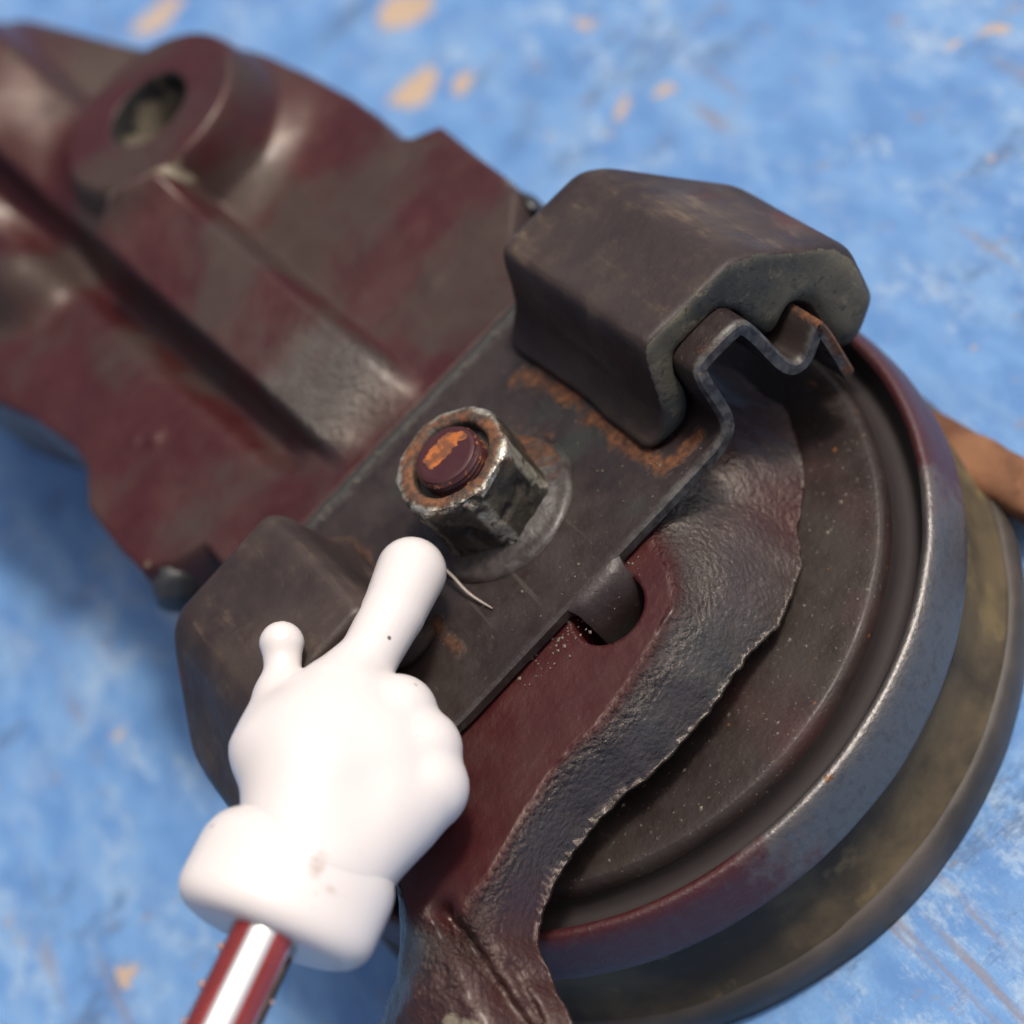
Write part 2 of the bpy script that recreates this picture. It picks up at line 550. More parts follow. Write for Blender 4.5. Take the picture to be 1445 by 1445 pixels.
def mat_ground():
    n = NT("worn_blue_paint")
    def streak(rotz, sx, sy, sc_):
        return n.noise(sc_, 6, 0.62, n.map((sx, sy, 1), rotz), dist=0.3)
    a = streak(0.75, 1, 0.45, 150)
    b_ = streak(-0.85, 1, 0.40, 80)
    big = n.noise(18, 5, 0.7)
    col = n.mix(n.ramp(a, 0.36, 0.66), (0.074, 0.175, 0.375), (0.115, 0.240, 0.445))
    col = n.mix(n.mul(n.ramp(b_, 0.50, 0.68), 0.5), col, (0.170, 0.290, 0.450))
    sc1 = n.mul(n.ramp(n.noise(105, 7, 0.8, n.map((1, 0.45, 1), 0.3)), 0.49, 0.62), n.ramp(big, 0.38, 0.58))
    col = n.mix(n.mul(sc1, 0.8), col, (0.27, 0.365, 0.475))
    sc2 = n.mul(n.ramp(n.noise(100, 7, 0.78, n.map((0.45, 1, 1), 0.9)), 0.52, 0.64), n.ramp(n.noise(21, 4), 0.44, 0.56))
    col = n.mix(n.mul(sc2, 0.75), col, (0.055, 0.10, 0.19))
    g3 = n.mul(n.ramp(streak(-0.85, 1, 0.07, 160), 0.58, 0.68), n.ramp(n.noise(22, 3), 0.46, 0.60))
    col = n.mix(n.mul(g3, 0.8), col, (0.17, 0.155, 0.175))
    g2 = n.ramp(n.noise(150, 5, 0.7), 0.61, 0.68)
    col = n.mix(n.mul(g2, 0.6), col, (0.21, 0.17, 0.15))
    fine = n.noise(1200, 3)
    col = n.mix(n.mul(n.ramp(fine, 0.3, 0.7), 0.18), col, (0.05, 0.11, 0.24))
    # flaked patches down to the bare board
    wv = n.noise(150, 6, 0.75, out=1)
    sub = n.t.nodes.new("ShaderNodeVectorMath")
    sub.operation = 'MULTIPLY_ADD'
    n.link(wv, sub.inputs[0])
    sub.inputs[1].default_value = (0.014, 0.014, 0.0)
    n.link(n.obj, sub.inputs[2])
    acc = None
    for (x, y, rx, ry) in CHIPS:
        mp = n.t.nodes.new("ShaderNodeMapping")
        mp.vector_type = 'TEXTURE'
        mp.inputs['Location'].default_value = ((x + 7) * MM, (y + 7) * MM, 0)
        mp.inputs['Rotation'].default_value = (0, 0, (x * 0.37) % 3.1)
        mp.inputs['Scale'].default_value = (rx * MM, ry * MM, 1)
        n.link(sub.outputs[0], mp.inputs['Vector'])
        ln = n.t.nodes.new("ShaderNodeVectorMath")
        ln.operation = 'LENGTH'
        n.link(mp.outputs[0], ln.inputs[0])
        acc = ln.outputs['Value'] if acc is None else n.math('MINIMUM', acc, ln.outputs['Value'])
    chip = n.ramp(acc, 1.0, 0.9)
    sp = n.ramp(n.math('ADD', n.mul(n.noise(48, 5, 0.68), 0.7), n.mul(n.noise(300, 3), 0.3)), 0.625, 0.66)
    chip = n.math('MAXIMUM', chip, n.mul(sp, 0.8))
    col = n.mix(chip, col, n.mix(n.noise(160, 4), (0.28, 0.20, 0.145), (0.42, 0.33, 0.24)))
    b = n.bump(a, 0.25, 0.3)
    b = n.bump(chip, -0.4, 0.3, b)
    b = n.bump(n.noise(700, 4), 0.25, 0.2, b)
    return n.fin(col, n.ramp(b_, 0.3, 0.7, 0.5, 0.68), 0, 0.35, normal=b)

M_CAST, M_PLATE = mat_cast(), mat_plate()
M_FLOOR, M_RIM, M_WALL, M_LIP = [mat_cup(k) for k in ("floor", "rim", "wall", "lip")]
M_RUB, M_RUBF, M_CORE = mat_rubber(), mat_rubber(True), mat_core()
M_NUT, M_STUD, M_RUSTY = mat_nut(), mat_stud(), mat_rusty()
M_WHITE, M_CHROME, M_RED = mat_white(), mat_chrome(), mat_redrefl()

# ------------------------------------------------------------------ ground
gv = [(-1500, -1500, -52.5), (1500, -1500, -52.5), (1500, 1500, -52.5), (-1500, 1500, -52.5)]
ground = mesh_obj("ground", gv, [(0, 1, 2, 3)], mat_ground(), base=(0, 0, 0), smooth=False)
ground["kind"] = "structure"

# ------------------------------------------------------------------ engine mount
mount = empty("engine_mount", BASE, "dark maroon cast engine mount with round steel cup, lying on blue painted surface", "engine mount")

# --- cup (round steel shell), built as a lathe in four bands
def band(name, prof, mat, parent, n=6, wob=0.0, seed=1):
    pr_ = spline(prof, n)
    v, f = lathe(pr_, 288)
    if wob:
        k = fbm(v[:, 0], v[:, 1], v[:, 2], 14, 3, seed) * wob
        r = np.hypot(v[:, 0], v[:, 1]) + 1e-6
        v[:, 0] *= 1 + k / r
        v[:, 1] *= 1 + k / r
        v[:, 2] += fbm(v[:, 0], v[:, 1], v[:, 2], 20, 2, seed + 5) * wob * 0.6
    an = np.degrees(np.arctan2(v[:, 1], v[:, 0]))
    worn_sheen = np.where((an > 60) | (an < -150), 0.3, sstep(-15, -55, an) * sstep(-122, -70, an))  # worn steel plus the rim's lower-right highlight, painted in by angle
    return mesh_obj(name, v, f, mat, parent, recalc=False, attrs={"worn_sheen": worn_sheen})

cup = band("cup_shell", [(2, -21.0), (25, -21.0), (44, -21.0), (48.0, -21.05), (49.0, -21.4), (49.6, -22.2), (49.9, -23.2)], M_FLOOR, mount, 5, 0.12)
band("rolled_rim", [(54.55, -21.95), (55.2, -21.45), (56.0, -21.6), (56.8, -22.8), (57.4, -24.8), (58.0, -27.4), (58.3, -29.8), (57.8, -31.0), (55.5, -31.4)], M_RIM, cup, 6, 0.16, 3)
band("lower_wall", [(55.4, -31.2), (56.2, -32.0), (56.4, -34.0), (56.6, -37.5), (57.1, -41.0), (58.4, -43.8), (59.5, -45.4)], M_WALL, cup, 6, 0.2, 7)
band("base_lip", [(59.4, -45.2), (60.2, -45.9), (60.8, -47.2), (61.0, -49.0), (60.6, -51.6), (59.4, -52.4), (50, -52.4)], M_LIP, cup, 6, 0.2, 9)
band("rim_groove", [(49.85, -23.1), (50.2, -25.2), (51.4, -26.4), (53.0, -26.0), (54.0, -23.8), (54.65, -21.9)], mat_simple("dark_groove", (0.010, 0.0065, 0.0065), 0.8), cup, 6, 0.12)  # groove band, coloured darker than floor and rim
v, f = lathe([(24, -21.5), (21, -18.5), (20, -15.0), (2, -14.8)], 96, (-6, 0))
mesh_obj("rubber_core", v, f, M_CORE, mount)

# --- rusty base bar sticking out from under the cup
ba0, ba1 = np.array((55.5, -8.0, -46.5)), np.array((60.7, -48.1, -46.5))
bd = (ba1 - ba0) / np.linalg.norm(ba1 - ba0)
bs = np.array((-bd[1], bd[0], 0.0))
ev, ef = [], []
for i in range(25):
    c_ = ba0 + (ba1 - ba0) * i / 24
    for k in range(24):
        a = 2 * math.pi * k / 24
        cx, cz = math.cos(a), math.sin(a)
        sq = (abs(cx) ** 4 + abs(cz) ** 4) ** -0.25
        nz = 0.25 * float(vnoise(i * 0.8, cx * 2, cz * 2, 3))
        p = c_ + bs * (cx * sq * 4.2 + nz) + np.array((0, 0, cz * sq * 2.6 + nz))
        ev.append(tuple(p))
for i in range(24):
    for k in range(24):
        k2 = (k + 1) % 24
        ef.append((i * 24 + k, i * 24 + k2, (i + 1) * 24 + k2, (i + 1) * 24 + k))
ef += [tuple(range(24)), tuple(range(24 * 24, 25 * 24))]
mesh_obj("base_bar", ev, ef, M_RUSTY, mount, sharp=60)

# --- cast bracket arm as a relief of the casting
FOOT = [(33, 41.7), (38.3, 46.8), (39.2, 54), (38.9, 63.5), (38.9, 74.6), (34.2, 77.4), (32.4, 79.6), (33.2, 88), (33.0, 98), (31.2, 110), (26.0, 130), (18, 146), (6.5, 170), (-5, 202), (-30, 214),
        (-64, 190), (-62, 140), (-56, 112), (-50, 95), (-46.5, 80), (-46.5, 73.5), (-50.4, 65.7), (-50.2, 54), (-49, 44.5), (-44, 40.5), (-38.5, 38.5),
        (-37.5, 20), (-40, 0), (-43, -20), (-46.5, -30), (-51.3, -35), (-59.5, -40), (-63, -47), (-63, -76), (-41, -76), (-38.2, -62), (-36.6, -54), (-34.6, -48.0), (-32.3, -45.6),
        (-26, -43.0), (-18.4, -41.0), (-13.4, -40.6), (-7.2, -40.8), (1.7, -40.6), (9, -38.8), (15.5, -36.0), (20.5, -33), (25.5, -28.6), (31.6, -22.2), (36.8, -15.0), (40, -6), (40, 6), (36, 24)]
CREST = [(31, 42), (36.3, 48), (37.2, 55), (36.9, 63), (37.2, 72.8), (32.6, 75.8), (30.8, 78.6), (31.4, 88), (31, 98), (29.2, 110), (24, 129), (16, 145), (4.5, 169), (-7, 199), (-30, 210),
         (-62, 188), (-60, 140), (-54, 112), (-48, 95), (-44.5, 80), (-44.5, 73), (-48.4, 65), (-48.2, 54), (-47, 46), (-43, 42.5), (-36.5, 40.5),
         (-35, 20), (-37, 0), (-40, -20), (-42.5, -30), (-43.5, -38), (-40.5, -43.4), (-38, -44.6), (-32.4, -43.2), (-23.9, -39.6), (-17.6, -37.9), (-6.8, -36.9), (-2.3, -36.0), (3, -34.9), (6.6, -33.4), (9.0, -30.8), (10.2, -27.5), (10.4, -22),
         (12, -14), (20, -2), (28, 14), (29.5, 30)]
GS = 0.42
gx = np.arange(-70, 44, GS)
gy = np.arange(-66, 206, GS)
X, Y = np.meshgrid(gx, gy, indexing='ij')
def foot_d(X, Y):
    d = poly_sdf(X, Y, FOOT)
    front = sstep(20, -10, Y)
    jag = (fbm(X, Y, 0, 8.0, 3, 3) * 0.8 + fbm(X, Y, 0, 1.6, 2, 8) * 0.06) * front
    return d + jag + fbm(X, Y, 0, 12, 2, 5) * 0.35 * (1 - front)
D = foot_d(X, Y)
# snap outside vertices onto the outline
gxx, gyy = np.gradient(D, GS)
gl = np.hypot(gxx, gyy) + 1e-6
near = (D > 0) & (D < 1.3)
for _ in range(3):
    Xn = np.where(near, X - D * gxx / gl ** 2 * 0.9, X)
    Yn = np.where(near, Y - D * gyy / gl ** 2 * 0.9, Y)
    break
D0 = D.copy()
keepv = D < 1.0
X, Y = Xn, Yn
NOTCH = np.array((1.3, -25.4))
NR = 5.4
BOSS = np.array((4.4, 116.5))
def snap_circle(X, Y, c, r):
    dx, dy = X - c[0], Y - c[1]
    rr = np.hypot(dx, dy) + 1e-9
    m = np.abs(rr - r) < GS * 0.52
    return np.where(m, c[0] + dx / rr * r, X), np.where(m, c[1] + dy / rr * r, Y)
X, Y = snap_circle(X, Y, NOTCH, NR)
X, Y = snap_circle(X, Y, BOSS, 8.5)
D = np.minimum(foot_d(X, Y), 0)
D = np.where(near, 0, D)
C = poly_sdf(X, Y, CREST)
front = sstep(22, 14, Y)
Cj = C + (fbm(X, Y, 0, 11, 3, 21) * 0.9 + fbm(X, Y, 0, 2.6, 2, 22) * 0.22) * front
dc = np.maximum(Cj, 0)
t = dc / (dc - D + 1e-6)
t = np.where(C <= 0, np.where(Cj > 0, t, 0), t)
# top surface
yl = Y * math.cos(TH) - X * math.sin(TH)
top = np.full(X.shape, -2.7)
rear = sstep(27.5, 28.2, yl)
top += rear * (1.75 + fbm(X, Y, 0, 16, 3, 31) * 0.45 * sstep(28, 36, yl) + 0.05 * np.maximum(Y - 40, 0))
# rib
ribc = -4.5 - (Y - 30) * 0.075
ribw = 8.4 + (Y - 30) * 0.012
u = (X - ribc) / ribw
rise = sstep(28.0, 41.0, Y + fbm(X, Y, 0, 5, 2, 77) * 0.5)
rl = sstep(1.26, 0.72, u) * sstep(-1.15, -0.82, u)
top += rear * rl * rise * (5.0 + 0.115 * np.maximum(Y - 37, 0) * sstep(108, 100, Y))
top -= rear * 3.6 * np.exp(-((u + 1.46) / 0.34) ** 2) * sstep(34, 46, Y)  # groove added along the rib to deepen the shade there
# boss
br = np.hypot(X - BOSS[0], Y - BOSS[1])
bm_ = sstep(21.4, 17.4, br)
fl = np.exp(-np.maximum(br - 18, 0) ** 2 / 36.0) * 4.5
top += fl * rear
top = top * (1 - bm_) + bm_ * 16.0
# humps at the arm's root
def hump(cx, cy, rx, ry, h, p=2.0):
    q = ((X - cx) / rx) ** 2 + ((Y - cy) / ry) ** 2
    return h * np.exp(-q ** (p / 2))
bossfar = sstep(17, 22, br)
top += bossfar * hump(-16, 168, 20, 26, 14, 3)
top += bossfar * hump(-34, 122, 8, 8, 8, 3)
top += bossfar * hump(-30, 160, 12, 14, 6, 3)
# small cast pips
for (cx, cy, r_, h_) in ((-33, 66, 1.6, 0.7), (-36, 69, 1.0, 0.4), (17, 47, 2.0, 0.4), (21, 60, 3, 0.5), (-22, 110, 2, 0.5)):
    top += hump(cx, cy, r_, r_, h_)
# low relief of the leg under the pointer
top += front * fbm(X, Y, 0, 7, 3, 41) * 0.12
zf = np.full(X.shape, -14.0)
zf -= sstep(4, 26, X) * 6.2 * sstep(30, 10, Y)
f_round = 1 - np.sqrt(np.clip(1 - t * t, 0, 1))
f_lin = t ** 1.5
fr = np.where(front > 0.5, f_lin, f_round)
Zt = top + (zf - top) * fr
onface = sstep(0.02, 0.12, t) * front
Zt += onface * (fbm(X, Y, Zt, 5.5, 3, 51) * 0.40 * (1 - 0.3 * t))
# beaded flash along the foot
edge = np.exp(-(D / 0.7) ** 2) * front
Zt += edge * (0.15 + 0.35 * vnoise(X / 1.5, Y / 1.5, 0, 61)) * sstep(-66, -44, Y)
# leg grooves
def seg_dist(ax_, ay_, bx_, by_):
    ex, ey = bx_ - ax_, by_ - ay_
    tt = np.clip(((X - ax_) * ex + (Y - ay_) * ey) / (ex * ex + ey * ey), 0, 1)
    return np.hypot(X - ax_ - ex * tt, Y - ay_ - ey * tt)
leg = sstep(-41, -47, Y)
wob = fbm(X, Y, 0, 4, 2, 71) * 0.7
g1 = seg_dist(-40.5, -41.5, -42.5, -62) + wob
Zt -= np.exp(-(g1 / 1.3) ** 2) * 3.2 * sstep(-38, -42, Y)
g2 = seg_dist(-38.6, -50.5, -40.2, -58) + wob * 0.3
Zt -= np.exp(-(g2 / 0.5) ** 2) * 1.6
Zt += leg * fbm(X, Y, 0, 5, 3, 73) * 0.9
# notch and boss hole
nr = np.hypot(X - NOTCH[0], Y - NOTCH[1])
Zt = np.where(nr < NR - 0.1, -11.0, Zt)
Zt = np.where(br < 8.4, -12.0, Zt)
Zb = np.minimum(zf - 1.6, Zt - 0.6)
lipk = front * sstep(-2.2, -0.3, D)
Zb = Zb * (1 - lipk) + (Zt - 0.35) * lipk
idx = np.full(X.shape, -1)
cellk = keepv[:-1, :-1] & keepv[1:, :-1] & keepv[1:, 1:] & keepv[:-1, 1:]
cin = (D0[:-1, :-1] < 0) | (D0[1:, :-1] < 0) | (D0[1:, 1:] < 0) | (D0[:-1, 1:] < 0)
cellk &= cin
use = np.zeros(X.shape, bool)
for a_, b_ in ((0, 0), (1, 0), (1, 1), (0, 1)):
    use[a_:a_ + cellk.shape[0], b_:b_ + cellk.shape[1]] |= cellk
idx[use] = np.arange(use.sum())
nv = int(use.sum())
vt = np.stack([X[use], Y[use], Zt[use]], 1)
vb = np.stack([X[use], Y[use], Zb[use]], 1)
ii, jj = np.nonzero(cellk)
q = np.stack([idx[ii, jj], idx[ii + 1, jj], idx[ii + 1, jj + 1], idx[ii, jj + 1]], 1)
qb = q[:, ::-1] + nv
pad = np.pad(cellk, 1)
walls = []
for (di, dj, e0, e1) in ((-1, 0, (0, 0), (0, 1)), (1, 0, (1, 1), (1, 0)), (0, -1, (1, 0), (0, 0)), (0, 1, (0, 1), (1, 1))):
    nb = pad[1 + di:1 + di + cellk.shape[0], 1 + dj:1 + dj + cellk.shape[1]]
    m = cellk & ~nb
    i2, j2 = np.nonzero(m)
    A_ = idx[i2 + e0[0], j2 + e0[1]]
    B_ = idx[i2 + e1[0], j2 + e1[1]]
    walls.append(np.stack([B_, A_, A_ + nv, B_ + nv], 1))
faces = np.concatenate([q, qb] + walls)
chip = 0.95 * np.exp(-((br - 18.8) / 1.5) ** 2) * sstep(-6, -15, Y - BOSS[1]) * sstep(2, -6, X - BOSS[0])
chip = np.maximum(chip, 0.75 * np.exp(-(((X - 37.9) / 0.8) ** 2 + ((Y - 51.5) / 2.2) ** 2)))
chip = np.maximum(chip, np.exp(-(((X + 46.2) / 2.4) ** 2 + ((Y - 45.2) / 1.2) ** 2)) * 0.62)
chip = np.maximum(chip, 0.75 * np.exp(-(((X + 48) / 4) ** 2 + ((Y + 56) / 8) ** 2)))
dustm = 1.0 - 0.75 * sstep(22, 10, Y)
crust = np.maximum(onface * (0.7 + 2.2 * sstep(0.6, 0.15, t) * sstep(-0.5, 0.3, fbm(X, Y, 0, 12, 2, 97))), 1.7 * rl * rise * sstep(62, 36, Y) * rear)
crust = np.maximum(crust, leg * 0.7)
bare_sheen = sstep(0.08, 0.3, t) * front * (0.72 + 0.28 * sstep(-0.3, 0.5, fbm(X, Y, 0, 14, 2, 91))) * (1 - 0.8 * np.exp(-(((X - 30) / 7) ** 2 + ((Y + 22) / 8) ** 2))) * (1 - leg * 0.8)
bare_sheen = bare_sheen * (1 - 0.9 * sstep(-17, -9, Y) * front)  # shade of the cavity under the tab put into the colour
bare_sheen = np.maximum(bare_sheen, 0.8 * np.minimum(crust, 1) * rear * sstep(54, 38, Y + fbm(X, Y, 0, 6, 2, 95) * 5))  # highlight on the rib's end put into the grey tone
def two(a_):
    return np.concatenate([a_[use], a_[use]])
mesh_obj("bracket_arm", np.concatenate([vt, vb]), faces, M_CAST, mount, recalc=False,
         attrs={"dust": two(dustm), "chip": two(chip), "crust": two(crust), "bare_sheen": two(np.clip(bare_sheen, 0, 1))})

v, f = lathe([(8.6, 15.95), (8.2, 15.9), (7.9, 15.3), (7.8, 4.0), (7.8, -11.0)], 96, tuple(BOSS))  # added dark lining, the hole's shade put into its colour
mesh_obj("bore_shade_lining", v, f, mat_bore_shade(), mount, sharp=50)

# --- dark stop pads in the arm's two corners
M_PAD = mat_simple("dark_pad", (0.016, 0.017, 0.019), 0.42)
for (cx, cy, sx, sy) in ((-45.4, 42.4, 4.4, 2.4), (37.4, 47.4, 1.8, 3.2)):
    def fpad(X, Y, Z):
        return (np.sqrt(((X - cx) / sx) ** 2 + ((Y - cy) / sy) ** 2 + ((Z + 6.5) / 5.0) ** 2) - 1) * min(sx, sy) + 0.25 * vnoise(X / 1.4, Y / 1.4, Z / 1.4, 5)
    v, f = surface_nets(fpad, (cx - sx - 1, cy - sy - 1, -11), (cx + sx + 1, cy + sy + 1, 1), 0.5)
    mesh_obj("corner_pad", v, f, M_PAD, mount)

# --- clamp plate: bent strip with wavy up-turned ends
half = [(0, 0), (10, 0), (22, 0), (25.8, 0.1), (28.0, 1.6), (28.4, 5.0), (28.6, 10.6), (30.0, 12.4), (37.0, 12.3), (39.0, 11.4), (39.8, 8.4), (40.6, 0.4), (41.6, -2.2), (43.2, -2.0), (46.6, 1.0), (48.2, 0.0), (48.0, -12.0)]
hp = chaikin(half, 2)
res = [hp[0]]
for a_, b_ in zip(hp[:-1], hp[1:]):
    L = np.linalg.norm(b_ - a_)
    k = max(1, int(L / 0.8))
    for s_ in range(1, k + 1):
        res.append(a_ + (b_ - a_) * s_ / k)
hp = res
path = [np.array((-p[0], p[1])) for p in hp[:0:-1]] + hp
path = np.array(path)
tang = np.gradient(path, axis=0)
tang /= np.linalg.norm(tang, axis=1)[:, None]
nrm = np.stack([-tang[:, 1], tang[:, 0]], 1)
THK = 1.9
outerp, innerp = path, path - nrm * THK
arc = np.abs(path[:, 0])
y0 = np.where(arc < 27, -22.4, -22.4 + 1.6 * sstep(27, 30, arc))
y1 = np.where(arc < 24, 25.9, 25.9 - 9 * sstep(24, 29, arc))
NYS = 56
ss = np.linspace(0, 1, NYS)
# bevelled section: rows run along y on the top, then round the two edges
rows = []
bev = 0.45
for j, s_ in enumerate(ss):
    rows.append((s_, 0.0))
V, EDGE, RUST = [], [], []
NP = len(path)
ring = [("b", 0, 1.0), ("b", 0, bev / THK), ("e", 0, 0.0)]
def addrow(yfun, depth):
    for i in range(NP):
        p = outerp[i] * (1 - depth) + innerp[i] * depth
        V.append((p[0], yfun(i), p[1]))
addrow(lambda i: y0[i] + 0.0, 1.0)
addrow(lambda i: y0[i], bev / THK)
for s_ in ss:
    lo_, hi_ = y0 + bev, y1 - bev * 3.2
    addrow(lambda i, s_=s_: lo_[i] + (hi_[i] - lo_[i]) * s_, 0.0)
addrow(lambda i: y1[i], bev * 1.6 / THK)
addrow(lambda i: y1[i], 1.0)
NR_ = len(V) // NP
V = np.array(V)
F = []
for r_ in range(NR_):
    r2 = (r_ + 1) % NR_
    for i in range(NP - 1):
        F.append((r_ * NP + i, r_ * NP + i + 1, r2 * NP + i + 1, r2 * NP + i))
F.append([r_ * NP for r_ in range(NR_)])
F.append([r_ * NP + NP - 1 for r_ in range(NR_)][::-1])
rowid = np.repeat(np.arange(NR_), NP)
edgea = np.where((rowid <= 2) | (rowid >= NR_ - 3), 0.62, 0.0) * np.where(rowid <= 2, 0.18 + 0.72 * sstep(2, 16, V[:, 0]), 0.55)
V[:, 2] += np.where((rowid > 2) & (rowid < NR_ - 3), fbm(V[:, 0], V[:, 1], 0, 9, 3, 12) * 0.12, 0)
def gauss_line(ax_, ay_, bx_, by_, wd):
    ex, ey = bx_ - ax_, by_ - ay_
    tt = np.clip(((V[:, 0] - ax_) * ex + (V[:, 1] - ay_) * ey) / (ex * ex + ey * ey), 0, 1)
    return np.exp(-((V[:, 0] - ax_ - ex * tt) ** 2 + (V[:, 1] - ay_ - ey * tt) ** 2) / wd ** 2)
rust = 0.95 * gauss_line(18.6, 12, 18.6, -18, 2.4)
rust = np.maximum(rust, 1.0 * gauss_line(18.6, -18.5, 25, -18.8, 1.8))
rust = np.maximum(rust, 0.75 * gauss_line(17, 15, 18, 10, 3.2))
rust = np.maximum(rust, 0.9 * gauss_line(-17.2, -7, -18.2, -14, 1.8))
rust = np.maximum(rust, 0.7 * gauss_line(-19, 18, -18, 8, 3.0))
rust = np.maximum(rust, 0.72 * gauss_line(9, 9, 12, 2, 2.5))
rust = np.maximum(rust, 0.6 * np.exp(-((np.abs(V[:, 0]) - 33) / 4) ** 2) * (V[:, 2] > 8))
rust = np.maximum(rust, 0.95 * sstep(45.0, 47.0, V[:, 0]))
plate = mesh_obj("clamp_plate", rot(V), F, M_PLATE, mount, sharp=38, attrs={"edge": edgea, "rust": rust})

gq = []  # added black strip standing for the shade in the plate's rear gap
for xx in np.linspace(-24.5, 27.0, 60):
    for (yy, zz) in ((25.7, -2.6), (25.75, -1.2), (26.2, -0.75), (27.7, -0.7), (28.15, -0.95), (28.3, -2.6)):
        gq.append((xx, yy, zz + 0.12 * float(vnoise(xx / 1.7, yy, 0, 4))))
gfc = []
for i in range(59):
    for k in range(6):
        k2 = (k + 1) % 6
        gfc.append((i * 6 + k, i * 6 + k2, (i + 1) * 6 + k2, (i + 1) * 6 + k))
gfc += [tuple(range(6)), tuple(range(59 * 6, 60 * 6))]
mesh_obj("gap_shade_strip", rot(np.array(gq)), gfc, M_CORE, mount)

# tongue bent down into the notch
tp = chaikin([(-20.6, -0.06), (-22.4, -0.08), (-24.0, -0.9), (-25.4, -3.0), (-26.0, -6.0), (-26.1, -10.5)], 3)
TV, TF = [], []
NX = 26
for k, (yy, zz) in enumerate(tp):
    s_ = k / (len(tp) - 1)
    for d_ in (0, 1):
        for i in range(NX + 1):
            u_ = i / NX * 2 - 1
            hw = 4.45 + 3.2 * max(0, 1 - s_ / 0.48) ** 2
            sag = 0.35 * u_ ** 4
            ddy = 2.0 * d_ * sstep(0.2, 0.6, np.array(s_))
            TV.append((0.0 + u_ * hw, yy + ddy + sag * min(1, s_ * 4), zz - (sag + d_ * (2.0 - float(ddy) * 0.6))))
W_ = 2 * (NX + 1)
for k in range(len(tp) - 1):
    for d_ in (0, 1):
        for i in range(NX):
            a_ = k * W_ + d_ * (NX + 1) + i
            TF.append((a_, a_ + 1, a_ + 1 + W_, a_ + W_))
    for i in (0, NX):
        a_ = k * W_ + i
        TF.append((a_, a_ + NX + 1, a_ + NX + 1 + W_, a_ + W_))
mesh_obj("tongue", rot(np.array(TV)) + np.array((0.9, 0, 0)), TF, M_PLATE, plate, sharp=60)

# --- rubber bumpers moulded over the plate's ends
PROF = [(26.2, 0.0), (19.3, 0.0), (19.0, 1.0), (21.6, 2.8), (23.6, 5.5), (24.8, 9.5), (25.8, 14.0), (27.2, 17.2), (43.2, 16.2), (46.4, 14.2), (57.6, 2.6), (59.2, -1.5), (58.6, -11.0), (54, -14.5), (50.6, -15.0), (48.2, -11.6),
        (48.2, -1.5), (46.7, 0.9), (43.4, -1.2), (41.6, -1.0), (40.6, 2.4), (40.1, 8.6), (38.2, 11.9), (30.0, 12.4), (28.4, 9.5), (28.0, 3.0)]
PROF_L = [(26.2, 0.0), (19.0, 0.0), (18.4, 1.3), (20.0, 2.6), (21.0, 5.0), (21.6, 9.0), (22.2, 13.5), (23.8, 16.6)] + PROF[8:]
def bumper(sign, seed, x_scale):
    def fb(X, Y, Z):
        x = np.abs(X) / x_scale
        xx = x.ravel()
        zz = Z.ravel()
        # 2D profile evaluated on the x-z sheet only
        d2 = poly_sdf(X[:, 0, :] * sign / x_scale, Z[:, 0, :], PROF if sign > 0 else PROF_L)
        for _ in range(3):
            pz = np.pad(d2, 1, mode='edge')
            d2 = sum(pz[a_:a_ + d2.shape[0], b_:b_ + d2.shape[1]] for a_ in range(3) for b_ in range(3)) / 9
        d2 = np.broadcast_to(d2[:, None, :], X.shape)
        top = smax(d2, -(Y + (16.4 if sign > 0 else 11.0)), 1.2 + 3.0 * sstep(7, 0, Z))
        back = smax(top, (Y - (21.5 if sign > 0 else 18.5)) + 0.16 * (Z - 8), 4.0)
        back = smax(back, (x - 44.5) * 0.62 + (Y - 20.0) * 0.785, 3.0)
        # lean of the outer flank and a crowned top
        lump = fbm(X, Y, Z, 18, 2, seed) * 0.22
        foot = np.exp(-((Z - 1.0) / 1.4) ** 2) * np.exp(-((x - 20) / 2.5) ** 2) * fbm(X, Y, Z, 4, 2, seed + 3) * 0.12
        return back + lump + foot
    lo = (17, -18.5, -18) if sign > 0 else (-62 * x_scale, -18.5, -18)
    hi = (62 * x_scale, 25, 20) if sign > 0 else (-17, 25, 20)
    v, f = surface_nets(fb, lo, hi, 0.5)
    # light relaxation
    v = np.array(v)
    cen = v[f].mean(1)
    e1, e2 = v[f[:, 2]] - v[f[:, 0]], v[f[:, 3]] - v[f[:, 1]]
    nn = np.cross(e1, e2)
    nn /= np.linalg.norm(nn, axis=1)[:, None] + 1e-9
    mi = ((np.abs(nn[:, 1]) > 0.75) & (cen[:, 1] < -15.2)).astype(int)
    dust = sstep(14, 4, np.abs(v[:, 1])) * 0 + 0.55 + 0.45 * sstep(0.2, -0.6, fbm(v[:, 0], v[:, 1], v[:, 2], 18, 2, seed + 9))
    dust = np.maximum(dust, 2.2 * np.exp(-((np.abs(v[:, 0]) - 18.5) / 1.5) ** 2) * (v[:, 2] < 4) * (sign < 0))
    o = mesh_obj("rubber_bumper", rot(v), f, [M_RUB, M_RUBF], mount, matidx=mi, recalc=True, attrs={"dust": dust})
    return o
b1 = bumper(1, 101, 1.0)
b2 = bumper(-1, 140, 0.95)

